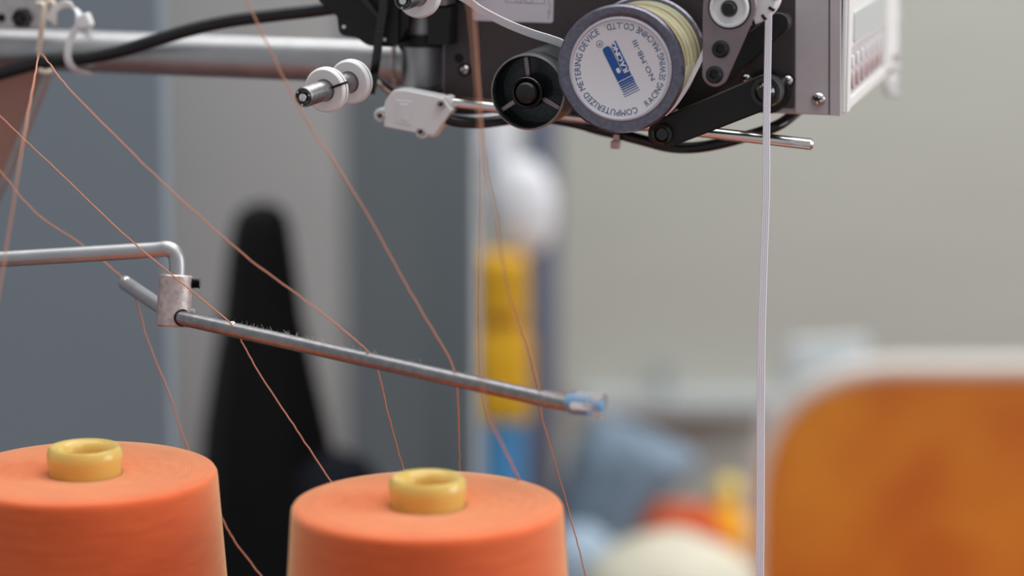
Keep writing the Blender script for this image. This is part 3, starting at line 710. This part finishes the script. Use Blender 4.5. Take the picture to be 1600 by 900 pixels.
for i, a_ in enumerate((R(-30), R(-52), R(-8), R(-75))):
    u = MX * math.cos(a_) + MZ * math.sin(a_); v = -MX * math.sin(a_) + MZ * math.cos(a_)
    box('wheel_slot', M(1166, -10, wk) + u * mm(46, wk, 1166) + MD * .001, mm(5, wk), .0016, mm(2.2, wk), 'dark_recess', wh, (u, MD, v), .0002)

# black tension arm with pivot, rear arm, chrome rod
arm = prism('tension_arm', [M(p.x, p.y, .030) for p in stadium((1195, 144), 27, (1036, 209), 24)], MD * .010, 'black_metal', dev, .001)
lz('pivot_boss', 1197, 143, [(0, -.0075), (10, -.0072), (16, -.005), (17, -.003), (23, -.003), (24.5, -.001), (25, .0002)], .030, 'black_gloss', arm, 40)
lz('arm_bolt', 1036, 209, [(0, -.003), (9, -.003), (12, -.0045), (16, -.004), (17, 0)], .030, 'black_gloss', arm, 36)
prism('rear_arm', [M(p.x, p.y, .058) for p in stadium((1216, 36), 17, (1075, 152), 26)], MD * .012, 'black_metal', dev, .001)
lz('pivot_plate', 1200, 143, [(0, -.002), (33, -.002), (35, 0), (35, .003)], KP - .004, 'black_metal', dev, 40)
lz('arm_shaft', 1197, 143, [(14, 0), (14, .05)], .038, 'black_metal', dev, 24)
lz('rear_arm_shaft', 1090, 140, [(12, 0), (12, .02)], .068, 'black_metal', dev, 24)
lz('wheel_shaft', 1166, -10, [(10, 0), (10, KP - .02)], .02, 'chrome', dev, 24)
lz('bracket_post', 1130, 60, [(9, 0), (9, KP)], 0, 'black_metal', dev, 20)
cyl('chrome_rod', M(703, 160, .060), M(1271, 226, .060) - M(703, 160, .060), mm(9, .06, 1100), (M(1271, 226, .060) - M(703, 160, .060)).length, 'chrome', dev, 28, .0012)
box('rod_block', M(1010, 170, .072), .012, .012, .011, 'black_metal', dev, (MX, MD, MZ), .001)

# clamp bracket around the sleeve
CK = .070
cl = mplate('clamp_plate', [(470, -60), (640, -60), (640, 40), (616, 74), (574, 72), (556, 58), (529, 56), (526, 26), (498, 2)], CK, CK + .004, 'black_metal', dev, [0, 0, 5, 5, 8, 8, 12, 3, 3], .0006)
for x, y in ((537, 42), (601, 62)): disc_m('rivet', x, y, 2.8, CK - .0006, CK + .001, 'panel_white', cl, 14)
mplate('stiffening_rib', [(546, -30), (556, -6), (593, 34), (597, 28), (566, -10), (560, -30)], CK - .006, CK, 'black_gloss', cl, 0, .0004)
zr0 = M(661, 71, TUBE_K).z; zr1 = M(661, 52, TUBE_K).z; zr2 = M(661, 12, TUBE_K).z; zr3 = M(661, -60, TUBE_K).z
for z0_, z1_ in ((zr0, zr1), (zr2, zr3)):
    lathe('clamp_ring', [(SR*1.005, 0), (SR*1.19, 0), (SR*1.19, z1_ - z0_), (SR*1.005, z1_ - z0_)], (pt.x, pt.y, z0_), MZ, 'black_metal', dev, 48, closed=True)
mplate('clamp_cheek', [(668, 11), (702, 11), (702, 71), (668, 70)], CK - .004, TUBE_K + .01, 'black_metal', dev, 2, .0008)
mplate('clamp_cheek', [(606, -40), (624, -40), (622, 70), (606, 70)], CK - .003, TUBE_K, 'black_metal', dev, 2, .0008)
mplate('cheek_cap', [(672, -30), (698, -30), (698, 9), (672, 9)], CK - .006, TUBE_K + .006, 'bracket_steel', dev, 2, .0008)
lz('clamp_knob', 640, 14, [(0, -.002), (8, -.002), (9, 0), (9, .006)], CK - .004, 'black_plastic', dev, 20)

# spindle of an upper tension guide (only its lower rim reaches into the frame)
def spindle(label, f, bk, base_l, discs, sr_, dr, name='spool_spindle', front_mat='chrome'):
    ax = (bk - f).normalized(); L = (bk - f).length
    t = thing(name, label, 'spindle', f)
    lathe('spindle_rod', [(sr_*.55, .0012), (sr_*.6, .0002), (sr_*.92, 0), (sr_, .0012), (sr_, L)], f, ax, 'steel_rod', t, 36)
    lathe('end_pin', [(0, -.0012), (sr_*.38, -.001), (sr_*.5, .0004), (sr_*.5, .002)], f, ax, 'chrome', t, 24)
    lathe('retaining_ring', [(sr_*.62, .0002), (sr_*.66, -.0005), (sr_*.8, -.0005), (sr_*.84, .0002)], f, ax, 'black_gloss', t, 28, closed=True)
    u, v, a_ = basis(ax)
    for q in (R(20), R(140), R(260)):
        w_ = u * math.cos(q) + v * math.sin(q); cyl('end_dot', f + w_ * sr_ * .73 - ax * .0006, ax, sr_*.1, .001, 'chrome', t, 10)
    for k_, (pos) in enumerate(discs):
        c_ = f + ax * pos; th = .0018
        d_ = lathe('disc', [(sr_*1.0, -th), (dr*.55, -th), (dr*.9, -th*1.25), (dr*.985, -th*.7), (dr, 0), (dr*.95, th*.45), (dr*.95, th*.75), (dr, th*1.2), (dr*.97, th*1.9), (dr*.6, th*2.2), (sr_*1.0, th*2.2)], c_, ax, 'white_plastic', t, 64)
        lathe('disc_groove', [(dr*.953, th*.46), (dr*.97, th*.5), (dr*.97, th*.72), (dr*.953, th*.74)], c_, ax, 'dark_recess', d_, 48, closed=True)
        cyl('rod_collar', c_ - ax * th * 1.12, ax, sr_*1.12, .0006, 'bracket_steel', d_, 30, .0001)
        if k_ == 0:
            w_ = (RT * .93 + UP * .33); w_ = (w_ - ax * w_.dot(ax)).normalized(); x_ = ax.cross(w_)
            box('disc_slot', c_ + w_ * dr * .72 + ax * .0003, dr*.3, .0030, .0006, 'dark_recess', d_, (w_, ax, x_), .0001)
    return t
f0 = P(474, 152, 1.355); f1 = f0 + (P(592, 113, 1.43) - f0) * .73
spindle('steel spindle with two white discs in front of the tube arm', f0, f1, 0, [.0245, .052], 16.3 / FPX * 1.355, 36 / FPX * 1.37)
g_0 = P(630, 1, 1.36); g_1 = P(748, -40, 1.478)
spindle('steel spindle and white disc cut off by the top edge above the sleeve', g_0, g_1, 0, [.024], 15.5 / FPX * 1.36, 36 / FPX * 1.375)
e_ = f1 - (f1 - f0).normalized() * .004; sp_ = bpy.data.objects['spool_spindle']; tt_ = tubept(560)
tube('mount_stub', [e_, e_ + (e_ - CAM).normalized() * .05], .0028, 'black_metal', sp_)
# white switch case
swk = .052
sw = thing('switch_case', 'white plastic switch case with three hex screws beside the sleeve', 'switch', M(640, 215, swk))
Z = lambda x, y: (400 + x / 4, y / 4)
mplate('case_body', [Z(797, 792), Z(800, 640), Z(858, 560), Z(930, 562), Z(1128, 602), Z(1165, 612), Z(1225, 690), Z(1110, 850), Z(1000, 832)], swk, swk + .014, 'white_plastic', sw, [2, 8, 6, 4, 3, 2, 2, 3, 2], .0012)
mplate('case_lid_step', [Z(1170, 640), Z(1228, 688), Z(1108, 862), Z(1075, 850)], swk + .002, swk + .012, 'cream_wire', sw, 1.5, .0006)
for x, y in ((1180, 645), (776, 720), (1035, 826)):
    X, Y = Z(x, y); disc_m('screw_lug', X, Y, 10.5, swk + .001, swk + .013, 'white_plastic', sw, 28)
for x, y in ((1158, 651), (778, 723), (1030, 823)):
    X, Y = Z(x, y); s_ = lz('hex_screw', X, Y, [(3, .0002), (3.6, -.0022), (6.6, -.0026), (7.6, -.0014), (7.8, .0002)], swk, 'plated_steel', sw, 6)
    disc_m('socket', X, Y, 2.6, swk - .0027, swk - .0012, 'dark_recess', s_, 6)
mplate('raised_field', [Z(872, 622), Z(980, 634), Z(975, 785), Z(870, 768)], swk - .0004, swk + .001, 'white_plastic', sw, 1, .0002)
mplate('raised_field', [Z(900, 648), Z(950, 654), Z(948, 758), Z(898, 748)], swk - .0008, swk + .001, 'white_plastic', sw, 1, .0002)
box('mount_block', M(664, 149, .083), .008, .018, .004, 'black_metal', sw, (MX, MD, MZ), .0008)
cyl('actuator_rod', P(582, 119, 1.462), P(626, 154, 1.478) - P(582, 119, 1.462), 8.5 / FPX * 1.42, (P(626, 154, 1.478) - P(582, 119, 1.462)).length, 'chrome', sw, 20)

# ================================================================== cables and ties
tag(tube('signal_cable', [M(-120, 150, .085), M(-40, 128, .083), M(20, 110, .080), M(70, 97, .079), M(120, 93, .079), M(180, 82, .079), M(240, 64, .0795), M(300, 46, .0795), M(360, 33, .080), M(430, 24, .080), M(490, 17, .080), M(540, 10, .082)], mm(10.3, .08, 250), 'cable_rubber', None, 8, 20, base=M(250, 62, .0795)), 'thick black cable lying across the front of the tube arm', 'cable')
tag(tube('switch_cable', [M(695, 184, .060), M(715, 190, .062), M(750, 192, .066), M(785, 188, .070), M(830, 182, .078), M(880, 188, .078), M(940, 202, .076), M(1000, 218, .078), M(1050, 230, .080), M(1100, 229, .083), M(1160, 215, .087), M(1215, 196, .095), M(1250, 170, .12)], mm(9, .07, 900), 'cable_rubber', None, 8, 16, base=M(900, 192, .077)), 'thick black cable running from the switch case under the roller', 'cable')
tag(tube('thin_cable', [M(698, 172, .066), M(740, 174, .068), M(780, 172, .074), M(850, 178, .088), M(930, 205, .090), M(1010, 222, .092), M(1060, 234, .092)], mm(5, .07, 900), 'cable_rubber', None, 8, 12, base=M(850, 178, .088)), 'thin dark cable above the thicker cable at the switch case', 'cable')
def ribbon_sect(wd, th): return [(-wd/2, -th/2), (wd/2, -th/2), (wd/2, th/2), (-wd/2, th/2)]
ct_ = thing('cable_tie', 'white nylon cable tie looped around the tube arm and cable', 'cable tie', M(125, 112, .075))
tw = mm(10.5, .075, 110)
sweep('strap', [M(78, 32, .074), M(83, 18, .074), M(97, 7, .074), M(112, 9, .074), M(122, 20, .073), M(127, 34, .072)], ribbon_sect(tw, .0012), 'nylon', ct_, 6, up0=(MX * .6 + MD * .2 - MZ * .6))
sweep('strap', [M(127, 34, .0725), M(118, 46, .0722), M(110, 62, .0722), M(106, 80, .072), M(107, 96, .073), M(115, 107, .0765), M(130, 113, .085), M(148, 114, .10), M(150, 90, .118), M(140, 50, .115), M(130, 32, .09)], ribbon_sect(tw, .0012), 'nylon', ct_, 6, up0=MX + MZ * .12)
mplate('lock_head', [(117, 26), (134, 20), (141, 38), (139, 43), (126, 46), (116, 38)], .068, .075, 'nylon', ct_, 2.5, .0008)
bt_ = thing('strap_tie', 'black strap tie hanging in front of the clamp plate', 'cable tie', M(584, 145, .064))
sweep('strap', [M(606, -60, .062), M(600, -5, .060), M(598, 20, .060), M(593, 50, .061), M(589, 85, .063), M(584, 120, .064), M(580, 146, .066)], ribbon_sect(mm(13.5, .06, 590), .0014), 'black_gloss', bt_, 6, up0=MX)
box('buckle', M(593, 50, .0595), mm(7.6, .06), .0009, mm(2, .06), 'black_gloss', bt_, (MX, MD, MZ), .0003)
pk_ = thing('small_cable_tie', 'small pinkish cable tie tail hanging below the round label', 'cable tie', M(962, 232, .07))
box('tail', M(963, 216, .066), mm(4.5, .07), .0008, mm(6, .07), 'nylon_pink', pk_, (MX, MD, MZ), .0003)
box('lock_head', M(962, 226, .066), mm(7.5, .07), .0022, mm(6.5, .07), 'nylon_pink', pk_, (MX, MD, MZ), .0008)
sweep('loop', [M(966, 205, .066), M(966, 192, .074), M(966, 196, .088), M(966, 216, .086), M(965, 220, .07)], ribbon_sect(.0026, .0008), 'nylon_pink', pk_, 5, up0=MX)

# ================================================================== elastic tape
tape = thing('elastic_tape', 'white ribbed elastic tape wound over the roller and hanging straight down', 'tape', M(1195, 400, .013))
def ribbed(wd, th, ribs=4):
    top = []; n = ribs * 4
    for i in range(n + 1):
        x = -wd/2 + wd*i/n; top.append((x, th/2 * (.45 + .55 * abs(math.sin(math.pi * i / 4)))))
    return top + [(x, -y) for x, y in reversed(top)]
p_top = M(1201, 12, .013)
sweep('hanging_length', [p_top - MZ * (i * .031) + MX * (.0006 * math.sin(i * .8) if i > 2 else 0) for i in range(11)], ribbed(mm(13.8, .013, 1195), .0011), 'tape_white', tape, 4, up0=(MX * .98 + MD * .2), widths=(.78, 1.0))
sweep('feed_length', [M(690, -22, .028), M(728, -1, .028), M(752, 16, .027), M(790, 36, .026), M(830, 52, .025), M(862, 62, .025), M(880, 70, .026), M(884, 84, .027)], ribbed(mm(17, .02, 800), .0010), 'tape_white', tape, 6, up0=(MZ * .75 - MD * .55 + MX * .25))
sweep('return_length', [M(1038, 180, .022), M(1056, 162, .022), M(1075, 132, .021), M(1095, 92, .020), M(1112, 52, .018), M(1130, 10, .014)], ribbed(mm(9, .02, 1100), .0010), 'tape_white', tape, 6, up0=(MD * .8 + MX * .6))
# turns on the roller hidden behind the flange
rpts = [rc + MD * .026 + (MX * math.cos(q) + MZ * math.sin(q)) * (BR * .995 + .0008) for q in [R(160) + R(165) * i / 24 for i in range(25)]]
sweep('wound_length', rpts, ribbed(mm(12, .02), .0010), 'tape_white', tape, raw=True, up0=MD)

# ================================================================== threads
TH = .00042
def thread(label, pts, r=TH):
    path = spline(pts, 10); rnd = random.Random(len(label)); nz = [Vector((rnd.gauss(0, 1), rnd.gauss(0, 1), rnd.gauss(0, 1))) * .00012 for _ in path]
    path = [p + nz[i] for i, p in enumerate(path)]
    return tag(sweep('sewing_thread', path, circ(r, 6), 'thread_orange', None, raw=True, base=path[0]), label, 'thread', 'orange threads through the cross rod')
def RP(px): return rodpt(px)
thread('orange thread looped through the wire eyelet, its end dropping behind the nearer cone', [P(-20, 560, 1.24), P(8, 400, 1.25), P(38, 210, 1.27), P(57, 105, 1.36), M(62, 84, .061), P(78, 100, 1.375), P(120, 152, 1.335), P(270, 300, 1.305), P(380, 397, 1.308), P(500, 487, 1.32), P(572, 546, 1.333), RP(583), P(592, 585, 1.345), P(606, 645, 1.36), P(627, 722, 1.385), P(650, 800, 1.40), P(668, 905, 1.41)])
thread('orange thread slanting across the white discs down to the rod', [P(350, -80, 1.265), P(385, 0, 1.27), P(432, 98, 1.272), P(480, 190, 1.275), P(560, 312, 1.28), P(640, 455, 1.295), P(700, 556, 1.309), RP(712), P(715, 620, 1.325), P(717, 665, 1.345), P(718, 722, 1.38), P(719, 800, 1.40), P(720, 905, 1.41)])
thread('blurred orange thread falling in front of the metering device onto the nearer cone', [P(722, -70, 1.195), P(734, 20, 1.196), P(744, 120, 1.197), P(752, 260, 1.198), P(750, 400, 1.2), P(749, 520, 1.207), P(753, 600, 1.22), P(766, 655, 1.235), P(786, 697, 1.265), P(806, 738, 1.30), P(812, 752, 1.318)])
thread('orange thread wavering in front of the yellow bag to the rod beside the clear cap', [P(732, -70, 1.240), P(741, 20, 1.240), P(750, 160, 1.242), P(758, 255, 1.245), P(776, 340, 1.25), P(793, 455, 1.26), P(822, 535, 1.275), P(840, 600, 1.29), RP(843), P(846, 648, 1.315), P(861, 700, 1.345), P(882, 775, 1.39), P(900, 840, 1.40), P(917, 905, 1.41)])
thread('thin orange thread from the left edge over the collar into the rod', [P(-60, 125, 1.36), P(0, 182, 1.36), P(98, 275, 1.36), P(200, 372, 1.362), P(300, 455, 1.363), P(358, 503, 1.362), RP(367), P(376, 530, 1.372), P(403, 580, 1.385), P(452, 655, 1.395), P(513, 746, 1.40), P(560, 820, 1.405), P(610, 905, 1.41)])
thread('thin orange thread from the left edge behind the bent rod to the short rear rod', [P(-60, 195, 1.45), P(0, 267, 1.45), P(55, 332, 1.45), P(130, 384, 1.447), P(192, 434, 1.443), P(204, 448, 1.438), P(213, 468, 1.432), P(232, 535, 1.43), P(262, 610, 1.43), P(291, 694, 1.432), P(340, 795, 1.435), P(366, 845, 1.435), P(412, 905, 1.435)])
# base z of the nearer cone may differ by a fraction: nothing else to do
for o in list(bpy.data.objects):
    if '_o' in o: del o['_o']
